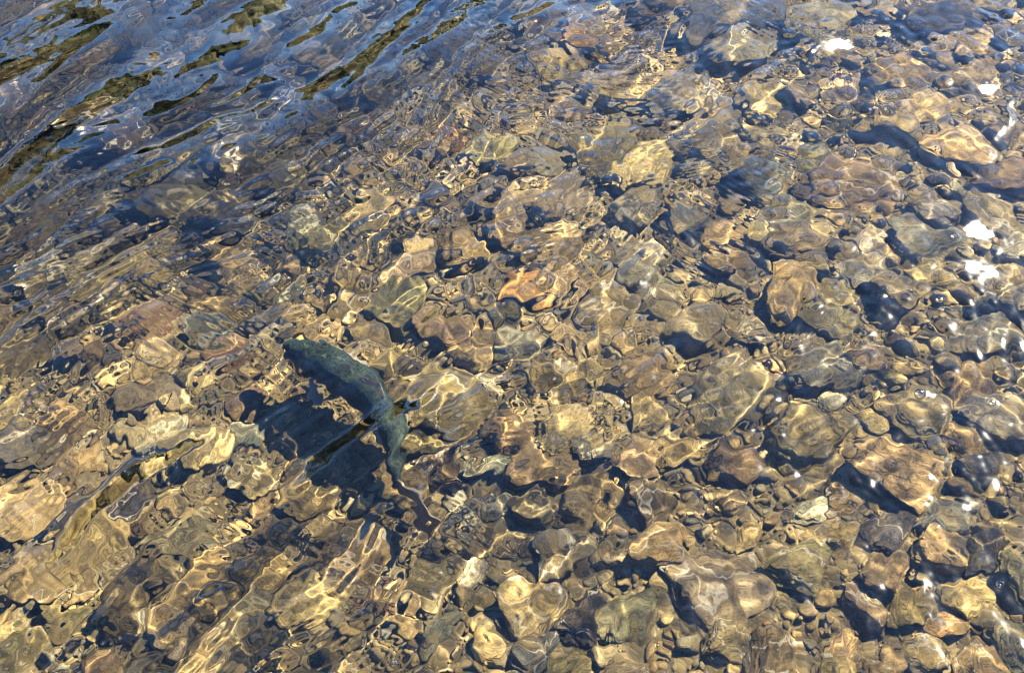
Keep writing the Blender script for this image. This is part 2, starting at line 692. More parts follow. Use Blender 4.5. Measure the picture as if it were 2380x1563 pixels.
# ------------------------------------------------------------------ wooded hills beyond the water: only their reflection shows
az = np.linspace(R(-100), R(75), 420)
rr = np.linspace(0, 1, 26)
A, T = np.meshgrid(az, rr)
top = 10.5 + 2.6 * NZ[3](A * 40, A * 0, 7.0) + 2.0 * NZ[4](A * 40, A * 0, 1.3) + 1.0 * NZ[5](A * 40, A * 0, .35)
top = top * (1 - .35 * sstep(A, R(0), R(40)))
rad = 70 + 60 * T
Hh = -3 + 25 / 22 * top * np.sin(T * math.pi / 2) ** .9 * 1.7 + .8 * NZ[6](A * 60, T * 30, .7)
hills = mesh_np('hills', np.stack([rad * np.sin(A), rad * np.cos(A), Hh], -1).reshape(-1, 3), grid_faces(*A.shape), simple('forest', (.028, .034, .012), .95, .05))
tag(hills, kind='structure')

# ------------------------------------------------------------------ stones
COL = {
    'brown': (.170, .118, .054), 'tan': (.255, .185, .086), 'grey': (.140, .128, .094), 'greybrown': (.135, .110, .066),
    'olive': (.145, .117, .055), 'slate': (.048, .047, .046), 'black': (.022, .022, .024), 'rust': (.150, .098, .056), 'red': (.150, .075, .048),
    'orange': (.30, .160, .055), 'pale': (.36, .31, .21), 'pink': (.22, .150, .088), 'darkbrown': (.080, .055, .030),
}
COL = {n: (c[0] * 1.0, c[1] * .975, c[2] * .84) for n, c in COL.items()}
COLWORD = {'brown': 'brown', 'tan': 'tan', 'grey': 'grey', 'greybrown': 'grey-brown', 'olive': 'olive', 'slate': 'dark slate', 'black': 'black', 'rust': 'rust-brown',
           'red': 'dull red', 'orange': 'orange', 'pale': 'pale', 'pink': 'pinkish', 'darkbrown': 'dark brown'}


def ico(sub):
    import bmesh
    bm = bmesh.new()
    bmesh.ops.create_icosphere(bm, subdivisions=sub, radius=1)
    V = np.array([v.co[:] for v in bm.verts])
    F = np.array([[v.index for v in f.verts] for f in bm.faces])
    bm.free()
    return V, F


ICO = {s: ico(s) for s in (1, 2, 3, 5)}


def rock_verts(sub, seed, planes=12, soft=9.0, rough=.05, lump=.10):
    """A convex, many-faced stone with worn edges and a rough skin, about one unit in radius."""
    r = np.random.default_rng(seed)
    V, F = ICO[sub]
    n = r.normal(size=(planes, 3))
    n /= np.linalg.norm(n, axis=1)[:, None]
    dpl = r.uniform(.62, 1.0, planes)
    c = np.maximum(V @ n.T, .02) / dpl
    rad = 1 / (np.sum(c ** soft, axis=1) ** (1 / soft))
    rad = np.minimum(rad, 1.35)
    out = V * rad[:, None]
    if sub >= 3:
        o = Vector(r.uniform(-50, 50, 3))
        f = np.array([lump * noise.noise(Vector(v) * 1.6 + o) + rough * noise.fractal(Vector(v) * 3.4 + o, .75, 2.1, 5) for v in V])
        out = out * (1 + f)[:, None]
    # scaled to a half-extent of about one along x and y
    ext = (out.max(0) - out.min(0)) / 2
    mid = (out.max(0) + out.min(0)) / 2
    return (out - mid) / np.array([ext[0], ext[1], ext[2]])


PROTO = []
for i in range(26):
    kind = i % 3
    V = rock_verts(5 if False else 3, 500 + i) if False else None
    pl, soft = ((8, 26), (10, 16), (14, 9))[kind]
    V = rock_verts(5, 500 + i, pl, soft, .085 if kind == 0 else .06, .13)
    PROTO.append(V)
PROTO_ME = []
for i, V in enumerate(PROTO):
    me = bpy.data.meshes.new('stone')
    F = ICO[5][1]
    me.vertices.add(len(V))
    me.vertices.foreach_set('co', np.asarray(V, np.float32).ravel())
    me.loops.add(F.size)
    me.loops.foreach_set('vertex_index', F.ravel().astype(np.int32))
    me.polygons.add(len(F))
    me.polygons.foreach_set('loop_start', np.arange(0, F.size, 3, dtype=np.int32))
    me.polygons.foreach_set('loop_total', np.full(len(F), 3, np.int32))
    me.polygons.foreach_set('use_smooth', np.ones(len(F), bool))
    me.update(calc_edges=True)
    me.materials.append(M_STONE)
    PROTO_ME.append(me)

PX = 36 / LENS / 2380          # one picture unit at distance one


def px_size(u, v, p):
    return PX * (p - CAM_LOC).length * .93


placed = []                    # (x, y, radius)


def depth_dimming(x, y):
    """Tint factor that paints the dimming of deep water into the stones out there."""
    return 1 - .74 * float(sstep(np.array((-x + y) * .7071 + .22 * x), .62, .98))  # darkness of the deep zone goes into the stone colour


def add_stone(p, a, b, h, yaw, col, proto, sink=.35, tilt=.12):
    o = bpy.data.objects.new('stone', PROTO_ME[proto % len(PROTO_ME)])
    z = float(bed_height(np.array([p.x]), np.array([p.y]))[0])
    o.location = (p.x, p.y, z + h * (1 - 2 * sink))
    o.scale = (a, b, h)
    o.rotation_euler = (random.gauss(0, tilt), random.gauss(0, tilt), yaw)
    k = random.uniform(.85, 1.18) * depth_dimming(p.x, p.y)
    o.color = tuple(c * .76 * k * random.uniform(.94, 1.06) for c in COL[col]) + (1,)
    link(o)
    placed.append((p.x, p.y, math.sqrt(a * b)))
    return o


# stones one can point out in the photo (and one slab added to darken the water): u, v, width, height (picture units), turn in the picture (degrees), colour, prototype, phrase, how high for its size
MARKED = [
    (1690, 45, 215, 125, 20, 'slate', 0, 'broad blue-black slab under the top edge, left of the upper glint'),
    (2215, 45, 170, 95, 0, 'black', 3, 'black-blue slab at the top edge right of the upper glint'),
    (2180, 128, 100, 78, 0, 'rust', 6, 'dark red-brown block above the second glint'),
    (685, 112, 140, 90, 10, 'pale', 2, 'bright pale rounded stone alone in the blue water, upper left'),
    (1000, 205, 120, 60, 10, 'olive', 4, 'olive stone in the hollow right of the long dark streaks'),
    (1660, 328, 150, 120, 35, 'greybrown', 5, 'large grey-brown boulder with a black shadow beneath it'),
    (1585, 235, 100, 130, 70, 'grey', 8, 'upright grey stone above the large shadowed boulder'),
    (1502, 388, 160, 112, 38, 'tan', 9, 'wedge-shaped tan rock crossed by a bright line of light'),
    (1752, 432, 112, 108, 0, 'slate', 12, 'dark slate block between the shadowed boulder and the rusty rock'),
    (1972, 438, 170, 120, -20, 'rust', 15, 'large rusty brown angular rock, right of the slate block'),
    (2225, 362, 125, 90, 15, 'tan', 11, 'tan stone with a bright golden rim, near the right edge'),
    (2335, 320, 68, 62, 0, 'darkbrown', 14, 'small dark round stone right of the golden-rimmed one'),
    (2330, 430, 150, 72, 12, 'darkbrown', 18, 'low dark slab against the right edge'),
    (1303, 470, 132, 98, 30, 'greybrown', 1, 'flat grey-brown slab, the right one of a leaning pair'),
    (1188, 492, 110, 84, 30, 'greybrown', 7, 'flat grey-brown slab, the left one of a leaning pair'),
    (1162, 552, 84, 76, 0, 'darkbrown', 17, 'dark round stone below the leaning pair'),
    (1288, 578, 136, 92, 35, 'tan', 21, 'pointed tan slab edged with light, mid picture'),
    (1475, 592, 128, 72, 0, 'grey', 20, 'light grey rounded stone right of the pointed slab'),
    (1402, 722, 150, 86, 30, 'brown', 10, 'streaked brown rock below the light grey stone'),
    (1215, 682, 104, 76, 25, 'orange', 13, 'orange-tan stone bright on its upper side, mid picture'),
    (1312, 664, 92, 70, 20, 'tan', 16, 'tan stone touching the orange-tan one'),
    (1850, 580, 118, 100, 25, 'greybrown', 19, 'banded grey-brown rock below the rusty rock'),
    (2160, 640, 84, 72, 0, 'tan', 22, 'tan round stone left of the lowest glint'),
    (2140, 560, 130, 96, 20, 'grey', 25, 'grey slab beside the brightest glint'),
    (1690, 930, 184, 150, 10, 'greybrown', 23, 'big round grey-brown boulder right of centre'),
    (1902, 858, 134, 110, 0, 'grey', 24, 'smooth grey stone up and right of the big round boulder'),
    (1856, 1062, 150, 178, 75, 'olive', 2, 'big olive-grey oval boulder under the smooth grey stone'),
    (2152, 962, 160, 118, 15, 'greybrown', 5, 'grey-brown stone under the largest bubble'),
    (2335, 985, 160, 120, 0, 'grey', 8, 'grey boulder cut by the right edge'),
    (2015, 840, 84, 66, 20, 'pink', 11, 'pinkish stone right of the smooth grey one'),
    (1662, 1385, 200, 190, 60, 'greybrown', 4, 'huge flat slab with a slanting line of light, near the bottom'),
    (1852, 1335, 150, 104, 10, 'olive', 12, 'olive striped stone right of the huge flat slab'),
    (2092, 1110, 150, 150, -50, 'tan', 3, 'tan banded wedge in the lower right'),
    (2270, 1082, 88, 74, 0, 'black', 14, 'black angular stone in the lower right'),
    (2292, 1288, 66, 120, 60, 'black', 17, 'long black stone lying on end near the right edge'),
    (1704, 1092, 106, 92, 0, 'darkbrown', 0, 'rough dark brown stone below the big round boulder'),
    (1490, 1082, 116, 74, 10, 'pink', 4, 'pink-orange stone left of the rough dark brown one'),
    (1500, 1186, 124, 104, 70, 'darkbrown', 6, 'dark brown stone below the pink-orange one'),
    (1372, 1160, 116, 92, 20, 'brown', 15, 'brown stone left of the lower dark brown one'),
    (1252, 1088, 150, 110, 25, 'brown', 18, 'curved brown rock right of the trout tail'),
    (1020, 945, 190, 140, 10, 'brown', 20, 'broad brown rock just right of the trout'),
    (1022, 1088, 120, 104, -30, 'darkbrown', 21, 'dark brown rock beside the trout tail'),
    (1108, 900, 112, 66, 10, 'pale', 22, 'pale rippled stone up and right of the trout'),
    (1196, 812, 104, 70, 20, 'grey', 25, 'grey stone above the pale rippled one'),
    (822, 1282, 158, 140, 0, 'brown', 23, 'round brown boulder below the trout tail'),
    (724, 1382, 160, 110, 20, 'tan', 24, 'low tan rock leaning on the round brown boulder'),
    (612, 1332, 84, 92, 60, 'brown', 13, 'round-topped brown stone left of the low tan rock'),
    (560, 1440, 130, 110, 30, 'greybrown', 1, 'brown stone with a bright ridge, bottom left of centre'),
    (402, 1250, 140, 84, 25, 'greybrown', 7, 'flat grey-brown slab in the lower left'),
    (285, 1345, 66, 170, 62, 'black', 10, 'long black stone pointing up right in the lower left'),
    (265, 1150, 250, 66, 42, 'black', 1, 'long black slab added to darken the slash of water, lower left'),  # added slab, its black colour makes the slash look dark
    (72, 1200, 150, 120, 40, 'tan', 16, 'tan stone with swirling light near the left edge'),
    (532, 828, 98, 66, 20, 'red', 19, 'dull red stone left of the trout head'),
    (592, 752, 118, 84, 20, 'slate', 2, 'dark slate stone above the trout head'),
    (755, 560, 100, 90, 30, 'olive', 5, 'olive stone between two leaning dark ones, left of centre'),
    (395, 482, 150, 104, 0, 'olive', 8, 'flat olive slab below the dark streaks at left'),
    (530, 520, 112, 86, 10, 'slate', 11, 'slate-dark stone right of the flat olive slab'),
    (1378, 345, 136, 116, 0, 'olive', 14, 'olive stone with a loop of light on it, upper centre'),
    (940, 640, 120, 66, 40, 'pink', 17, 'pinkish slanting stone in the middle left'),
    (1100, 1330, 60, 54, 30, 'pale', 3, 'small white stone at bottom centre'),
    (1886, 1196, 84, 44, 15, 'pale', 6, 'small white flat stone below the olive oval boulder'),
    (2062, 1342, 112, 76, 20, 'rust', 9, 'dark rusty stone in the gravel, lower right'),
    (2200, 1440, 100, 60, 10, 'orange', 13, 'orange stone in the gravel by the bottom right corner'),
    (1345, 102, 60, 50, 10, 'orange', 18, 'bright orange stone near the top edge'),
    (50, 1040, 110, 110, 40, 'grey', 4, 'grey stone with blue sheen, left edge'),
    (250, 640, 150, 90, 40, 'olive', 20, 'olive slab in the left part of the picture'),
    (480, 1500, 150, 100, 50, 'tan', 22, 'tan stone by the bottom edge, left of centre'),
    (1230, 1420, 140, 110, 40, 'brown', 25, 'brown slab with bands of light at bottom centre'),
    (920, 1400, 90, 60, 30, 'tan', 12, 'tan stone right of the round brown boulder'),
    (360, 760, 110, 90, 30, 'rust', 21, 'rusty stone left of the dark slate one'),
    (860, 500, 110, 80, 40, 'tan', 24, 'tan stone shining gold, upper left of centre'),
]
ROCK_DEFAULT_H = .46
marks = []
for (u, v, wpx, hpx, turn, col, proto, phrase) in MARKED:
    p = below(u, v)
    k = px_size(u, v, p)
    # height in the picture mixes the stone's depth on the ground and its thickness
    a = wpx * k * (.72 if v < 800 else .66)
    b = hpx * k * (.72 if v < 800 else .66)
    hh = min(a, b) * ROCK_DEFAULT_H * (.5 if phrase.startswith('huge flat') else 1)
    yaw = math.atan2(math.sin(R(turn)) * 1.25, math.cos(R(turn)))
    if hpx > wpx:
        a, b = b, a
    if turn > 55 and hpx > wpx:
        pass
    o = add_stone(p, a, b * 1.08, hh, yaw, col, proto, .30, .08)
    marks.append((u, v, phrase, o, col))
    tag(o, phrase, 'stone', 'stones one can tell apart on the bed')

# the other stones of some size, thrown where there is room, the largest first
names = ['brown', 'tan', 'greybrown', 'grey', 'olive', 'darkbrown', 'slate', 'rust', 'pink', 'orange', 'pale', 'black', 'red']
prob = np.array([24, 19, 18, 9, 13, 8, 3, 1.6, 1.8, .9, 1.2, .7, .3])
prob = prob / prob.sum()
others = []
tries = 0
target = 298 - len(MARKED)
while len(others) < target and tries < 20000:
    tries += 1
    f = len(others) / target
    u, v = random.uniform(-30, 2410), random.uniform(-30, 1600)
    p = below(u, v)
    k = PX * (p - CAM_LOC).length * .93
    size = (165 - 84 * f) * random.uniform(.85, 1.15) * k / 2
    if any((p.x - q[0]) ** 2 + (p.y - q[1]) ** 2 < (.68 * (size + q[2])) ** 2 for q in placed):
        continue
    col = names[rng.choice(len(names), p=prob)]
    asp = random.uniform(.58, .9)
    a, b = size / math.sqrt(asp), size * math.sqrt(asp)
    o = add_stone(p, a, b, min(a, b) * random.uniform(.36, .62), random.gauss(R(38), R(40)), col, random.randrange(26), random.uniform(.2, .4), .16)
    others.append((u, v, size / k * 2, asp, col, o))

ORD = ['first', 'second', 'third', 'fourth', 'fifth', 'sixth', 'seventh', 'eighth', 'ninth', 'tenth', 'eleventh', 'twelfth', 'thirteenth']
DIRW = ['right of the', 'up-right of the', 'above the', 'up-left of the', 'left of the', 'down-left of the', 'below the', 'down-right of the']
SHORT = {}
bucket = {}
for (u, v, sz, asp, col, o) in others:
    i = min(range(len(marks)), key=lambda j: (marks[j][0] - u) ** 2 + (marks[j][1] - v) ** 2)
    mu, mv = marks[i][:2]
    ang = math.degrees(math.atan2(mv - v, u - mu)) % 360
    d = int((ang + 22.5) // 45) % 8
    bucket.setdefault((i, d), []).append((math.hypot(mu - u, mv - v), o, sz, asp, col))


def short(ph):
    """The landmark's phrase cut down to what still names it."""
    wd = ph.replace(',', '').split()
    return wd


LAND = [
    'blue-black top slab', 'black slab at top right', 'red-brown block above the glint', 'bright pale stone in the blue water', 'olive stone in the hollow', 'large shadowed boulder',
    'upright grey stone', 'wedge-shaped tan rock', 'dark slate block', 'large rusty angular rock', 'golden-rimmed tan stone', 'small dark stone at the right edge', 'low dark slab at the right edge',
    'right leaning slab', 'left leaning slab', 'dark round stone under the leaning pair', 'pointed tan slab', 'light grey rounded stone', 'streaked brown rock', 'orange-tan stone', 'tan stone beside the orange-tan one',
    'banded grey-brown rock', 'tan round stone by the lowest glint', 'grey slab by the brightest glint', 'big round boulder', 'smooth grey stone', 'olive-grey oval boulder', 'stone under the largest bubble',
    'grey boulder at the right edge', 'pinkish stone at right', 'huge flat slab', 'olive striped stone', 'tan banded wedge', 'black angular stone', 'long black stone at right', 'rough dark brown stone',
    'pink-orange stone', 'lower dark brown stone', 'brown stone at lower centre', 'curved brown rock', 'broad brown rock by the trout', 'dark rock beside the trout tail', 'pale rippled stone', 'grey stone above the pale one',
    'round brown boulder', 'low tan rock', 'round-topped brown stone', 'stone with the bright ridge', 'flat grey-brown slab at lower left', 'long black stone at left', 'added slab under the slash', 'swirling tan stone at the left edge', 'dull red stone',
    'dark slate stone above the trout head', 'olive stone left of centre', 'flat olive slab', 'slate-dark stone at left', 'olive stone with the light loop', 'pinkish slanting stone', 'small white bottom stone',
    'small white flat stone', 'dark rusty gravel stone', 'orange corner stone', 'bright orange stone at the top', 'blue-sheened stone at the left edge', 'olive slab at left', 'tan stone on the bottom edge',
    'brown slab at bottom centre', 'tan stone by the round boulder', 'rusty stone at left', 'gold-shining tan stone']
assert len(LAND) == len(MARKED), (len(LAND), len(MARKED))
for (i, d), L in bucket.items():
    L.sort(key=lambda t: t[0])
    for n, (dist, o, sz, asp, col) in enumerate(L):
        size = 'small' if sz < 90 else ('medium' if sz < 125 else 'large')
        shape = 'long ' if asp < .66 else ('round ' if asp > .84 else '')
        lab = f"{size} {shape}{COLWORD[col]} stone, {ORD[min(n, 12)]} {DIRW[d]} {LAND[i]}"
        if len(lab.split()) > 16:
            lab = lab.replace(size + ' ', '', 1)
        tag(o, lab, 'stone', 'stones lying loose on the bed')

# ------------------------------------------------------------------ the small stuff: pebbles and gravel nobody could count
small = [rock_verts(2, 900 + i, 12, 8) for i in range(14)]
tiny = [rock_verts(1, 950 + i, 10, 8) for i in range(10)]
pal = np.array([COL[n] for n in names]) * .85
PV, PF, PC = [], [], []
off = 0
grid = {}


def free(x, y, r, f):
    c = (int(x // .04), int(y // .04))
    for i in range(-1, 2):
        for j in range(-1, 2):
            for (qx, qy, qr) in grid.get((c[0] + i, c[1] + j), ()):
                if (x - qx) ** 2 + (y - qy) ** 2 < (f * (r + qr)) ** 2:
                    return False
    grid.setdefault(c, []).append((x, y, r))
    return True


big = np.array(placed)


def scatter(n, r0, r1, protos, faces, f, xr, yr, clear):
    global off
    got = 0
    rad = r0 * (r1 / r0) ** (rng.random(n) ** 1.7)
    rad.sort()
    rad = rad[::-1]
    cx, cy = rng.uniform(*xr, n), rng.uniform(*yr, n)
    z = bed_height(cx, cy)
    lo = np.full(n, True)
    for i in range(n):
        x, y, r = cx[i], cy[i], rad[i]
        # only what the camera, or one a step aside, could see
        if abs(x) > .62 + .48 * (y + 1.62) + (.25 if x > 0 else .55):
            continue
        d = np.hypot(big[:, 0] - x, big[:, 1] - y) - big[:, 2] * clear
        if d.min() < r * .3:
            continue
        if not free(x, y, r, f):
            continue
        V = protos[rng.integers(len(protos))]
        a = rng.uniform(.65, 1.0)
        th = rng.normal(R(38), R(45))
        Vs = V * np.array([r / a ** .5, r * a ** .5, r * rng.uniform(.36, .62)])
        q = Matrix.Rotation(th, 3, 'Z') @ Matrix.Rotation(rng.normal(0, .3), 3, 'X') @ Matrix.Rotation(rng.normal(0, .3), 3, 'Y')
        Vs = Vs @ np.array(q).T
        Vs += np.array([x, y, z[i] + r * rng.uniform(.1, .45)])
        PV.append(Vs)
        PF.append(faces + off)
        off += len(Vs)
        c = pal[rng.choice(len(names), p=prob)] * rng.uniform(.75, 1.35) * depth_dimming(x, y)
        PC.append(np.tile(np.append(c, 1), (len(Vs), 1)))
        got += 1
    return got


n1 = scatter(14000, .009, .026, small, ICO[2][1], .80, (-2.6, 2.0), (-1.2, 2.8), .86)
n2 = scatter(72000, .0032, .0095, tiny, ICO[1][1], .74, (-2.0, 1.7), (-1.15, 2.3), .92)
print('pebbles', n1, 'gravel', n2)
gr = mesh_np('gravel', np.concatenate(PV), np.concatenate(PF), M_GRAVEL)
ca = gr.data.color_attributes.new('tint', 'FLOAT_COLOR', 'POINT')
ca.data.foreach_set('color', np.concatenate(PC).astype(np.float32).ravel())
tag(gr, 'brown and tan pebbles and gravel packed between the larger stones on the bed', 'gravel', None, 'stuff')

# ------------------------------------------------------------------ the trout
ZF = -.160


def trout_skin():
    m, nt, N, L = new_mat('trout_skin')
    out = N.new('ShaderNodeOutputMaterial')
    bs = N.new('ShaderNodeBsdfPrincipled')
    L.new(bs.outputs[0], out.inputs[0])
    bs.inputs['Roughness'].default_value = .6
    bs.inputs['Specular IOR Level'].default_value = .1
    at = N.new('ShaderNodeAttribute')
    at.attribute_name = 'skin'          # x: along the body in metres, y: round the body in metres, z: how far up the flank
    sep = N.new('ShaderNodeSeparateXYZ')
    L.new(at.outputs['Vector'], sep.inputs[0])
    cr = N.new('ShaderNodeValToRGB')
    e = cr.color_ramp.elements
    e[0].position = 0.0
    e[0].color = (.34, .30, .24, 1)
    e[1].position = 1.0
    e[1].color = (.013, .025, .020, 1)
    for p, c in ((.22, (.30, .23, .17)), (.36, (.15, .13, .10)), (.50, (.055, .075, .055)), (.72, (.026, .046, .037))):
        x = e.new(p)
        x.color = tuple(q * (.62 if p > .4 else 1) for q in c) + (1,)
    L.new(sep.outputs[2], cr.inputs[0])
    vo = N.new('ShaderNodeTexVoronoi')
    vo.inputs['Scale'].default_value = 240
    vo.inputs['Randomness'].default_value = 1
    cx = N.new('ShaderNodeCombineXYZ')
    L.new(sep.outputs[0], cx.inputs[0])
    L.new(sep.outputs[1], cx.inputs[1])
    L.new(cx.outputs[0], vo.inputs['Vector'])
    mr = N.new('ShaderNodeMapRange')
    mr.inputs[1].default_value = .40
    mr.inputs[2].default_value = .52
    L.new(vo.outputs['Distance'], mr.inputs[0])
    # spots only on the back and upper flank
    up = N.new('ShaderNodeMapRange')
    up.inputs[1].default_value = .38
    up.inputs[2].default_value = .5
    L.new(sep.outputs[2], up.inputs[0])
    sp = N.new('ShaderNodeMath')
    sp.operation = 'SUBTRACT'
    sp.inputs[0].default_value = 1
    L.new(mr.outputs[0], sp.inputs[1])
    spm = N.new('ShaderNodeMath')
    spm.operation = 'MULTIPLY'
    L.new(sp.outputs[0], spm.inputs[0])
    L.new(up.outputs[0], spm.inputs[1])
    mx = N.new('ShaderNodeMix')
    mx.data_type = 'RGBA'
    L.new(spm.outputs[0], mx.inputs[0])
    n = N.new('ShaderNodeTexNoise')
    n.inputs['Scale'].default_value = 60
    n.inputs['Detail'].default_value = 4
    L.new(at.outputs['Vector'], n.inputs['Vector'])
    sc = N.new('ShaderNodeMapRange')
    sc.inputs[3].default_value = .3
    sc.inputs[4].default_value = 1.0
    L.new(n.outputs[0], sc.inputs[0])
    # pale worm-like flecks between the spots
    fl = N.new('ShaderNodeTexNoise')
    fl.inputs['Scale'].default_value = 270
    fl.inputs['Detail'].default_value = 2
    fl.inputs['Distortion'].default_value = 1.2
    L.new(at.outputs['Vector'], fl.inputs['Vector'])
    fr = N.new('ShaderNodeMapRange')
    fr.inputs[1].default_value = .52
    fr.inputs[2].default_value = .60
    fr.inputs[4].default_value = .75
    L.new(fl.outputs[0], fr.inputs[0])
    fm = N.new('ShaderNodeMix')
    fm.data_type = 'RGBA'
    L.new(fr.outputs[0], fm.inputs[0])
    L.new(cr.outputs[0], fm.inputs[6])
    fm.inputs[7].default_value = (.085, .12, .085, 1)
    vs = N.new('ShaderNodeVectorMath')
    vs.operation = 'SCALE'
    L.new(fm.outputs[2], vs.inputs[0])
    L.new(sc.outputs[0], vs.inputs['Scale'])
    L.new(vs.outputs[0], mx.inputs[6])
    mx.inputs[7].default_value = (.006, .009, .008, 1)
    L.new(mx.outputs[2], bs.inputs['Base Color'])
    return m


def fin_material(name, k):
    m, nt, N, L = new_mat(name)
    out = N.new('ShaderNodeOutputMaterial')
    bs = N.new('ShaderNodeBsdfPrincipled')
    L.new(bs.outputs[0], out.inputs[0])
    bs.inputs['Roughness'].default_value = .5
    at = N.new('ShaderNodeAttribute')
    at.attribute_name = 'fin'           # x: out along the rays, y: across them
    sep = N.new('ShaderNodeSeparateXYZ')
    L.new(at.outputs['Vector'], sep.inputs[0])
    wv = N.new('ShaderNodeMath')
    wv.operation = 'SINE'
    mu = N.new('ShaderNodeMath')
    mu.operation = 'MULTIPLY'
    mu.inputs[1].default_value = 90
    L.new(sep.outputs[1], mu.inputs[0])
    L.new(mu.outputs[0], wv.inputs[0])
    cr = N.new('ShaderNodeValToRGB')
    cr.color_ramp.elements[0].color = (.045 * k, .040 * k, .030 * k, 1)
    cr.color_ramp.elements[1].color = (.17 * k, .135 * k, .09 * k, 1)
    mr = N.new('ShaderNodeMapRange')
    mr.inputs[1].default_value = -1
    L.new(wv.outputs[0], mr.inputs[0])
    L.new(mr.outputs[0], cr.inputs[0])
    L.new(cr.outputs[0], bs.inputs['Base Color'])
    return m


spine_px = [(654, 792), (690, 808), (738, 838), (788, 868), (838, 900), (876, 934), (900, 975), (910, 1020), (917, 1062), (922, 1098), (930, 1126)]
P = [below(u, v, ZF) for u, v in spine_px]
# even arc-length samples of a smooth curve through these points
Q = [P[0] * 2 - P[1]] + P + [P[-1] * 2 - P[-2]]
fine = []
for i in range(1, len(Q) - 2):
    for j in range(20):
        t = j / 20
        a, b, c, d = Q[i - 1], Q[i], Q[i + 1], Q[i + 2]
        fine.append(.5 * ((2 * b) + (c - a) * t + (2 * a - 5 * b + 4 * c - d) * t * t + (-a + 3 * b - 3 * c + d) * t ** 3))
fine.append(Q[-2])
fine = np.array([f[:] for f in fine])
for _ in range(40):
    fine[1:-1] = .25 * fine[:-2] + .5 * fine[1:-1] + .25 * fine[2:]
arc = np.concatenate([[0], np.cumsum(np.linalg.norm(np.diff(fine, axis=0), axis=1))])
LEN = arc[-1]
NS = 110
tt = np.linspace(0, 1, NS) ** 1.0
C = np.stack([np.interp(tt * LEN, arc, fine[:, k]) for k in range(3)], -1)
T = np.gradient(C, axis=0)
T /= np.linalg.norm(T, axis=1)[:, None]
SIDE = np.stack([-T[:, 1], T[:, 0], 0 * T[:, 0]], -1)       # to the fish's right when it swims along -T
SIDE /= np.linalg.norm(SIDE, axis=1)[:, None]
UP = np.array([0, 0, 1.0])
k_t = [0, .015, .04, .09, .15, .22, .32, .42, .52, .62, .72, .82, .91, 1.0]
k_h = .86 * np.array([.004, .013, .021, .032, .041, .048, .054, .055, .052, .045, .036, .026, .0185, .0175])
k_w = 1.12 * np.array([.004, .012, .018, .026, .032, .036, .0385, .038, .035, .030, .025, .019, .013, .0095])
hgt = np.interp(tt, k_t, k_h)
wid = np.interp(tt, k_t, k_w)
for arr in (hgt, wid):
    for _ in range(3):
        arr[1:-1] = .25 * arr[:-2] + .5 * arr[1:-1] + .25 * arr[2:]
# gill cover: a slight swelling that ends in a step
gill = np.exp(-((tt - .185) / .03) ** 2) * (tt < .205) * .05
MR = 48
Vb, Sk = [], []
for i in range(NS):
    for j in range(MR):
        a = 2 * math.pi * j / MR
        ca_, sa = math.cos(a), math.sin(a)
        hy = hgt[i] * (1 + gill[i] * abs(sa))
        wx_ = wid[i] * (1 + gill[i] * 1.6)
        x = wx_ * math.copysign(abs(sa) ** .92, sa)
        z = hy * ca_
        # flatter belly, slightly ridged back
        if z < 0:
            z *= .92
        # mouth: a narrow groove along each side of the snout
        if tt[i] < .085:
            g = math.exp(-((ca_ + .25) / .13) ** 2) * (1 - tt[i] / .085)
            x *= 1 - .22 * g
        # eye socket
        Vb.append(C[i] + SIDE[i] * x + UP * z + np.array([0, 0, -.002 + .006 * math.sin(tt[i] * math.pi)]))
        Sk.append((tt[i] * LEN, a * .03, (ca_ * .5 + .5)))
Fb = []
for i in range(NS - 1):
    for j in range(MR):
        Fb.append((i * MR + j, i * MR + (j + 1) % MR, (i + 1) * MR + (j + 1) % MR, (i + 1) * MR + j))
base_pt = C[NS // 3]
root = bpy.data.objects.new('trout', None)
root.empty_display_size = .05
S.collection.objects.link(root)
root.location = Vector(base_pt)
tag(root, 'speckled dark green trout swimming over the stones with its tail bent to the right', 'fish')
ORG = np.array(base_pt)
FIN = fin_material('fin_membrane', 1)
PALE_FIN = fin_material('pale_fin_membrane', 1.7)
DARK_FIN = fin_material('dark_fin_membrane', .3)


def quads_cap(V, F, ring, flip):
    c = len(V)
    V.append(np.mean([V[k] for k in ring], axis=0))
    tri = []
    for j in range(len(ring)):
        a, b = ring[j], ring[(j + 1) % len(ring)]
        tri.append((a, b, c, c) if not flip else (b, a, c, c))
    return tri


me = bpy.data.meshes.new('body')
caps = [tuple(range(MR))[::-1], tuple(range((NS - 1) * MR, NS * MR))]
me.from_pydata([tuple(v - ORG) for v in Vb], [], Fb + caps)
me.update()
for p_ in me.polygons:
    p_.use_smooth = True
me.materials.append(trout_skin())
at = me.attributes.new('skin', 'FLOAT_VECTOR', 'POINT')
at.data.foreach_set('vector', np.array(Sk, np.float32).ravel())
body = link(bpy.data.objects.new('body', me), root)


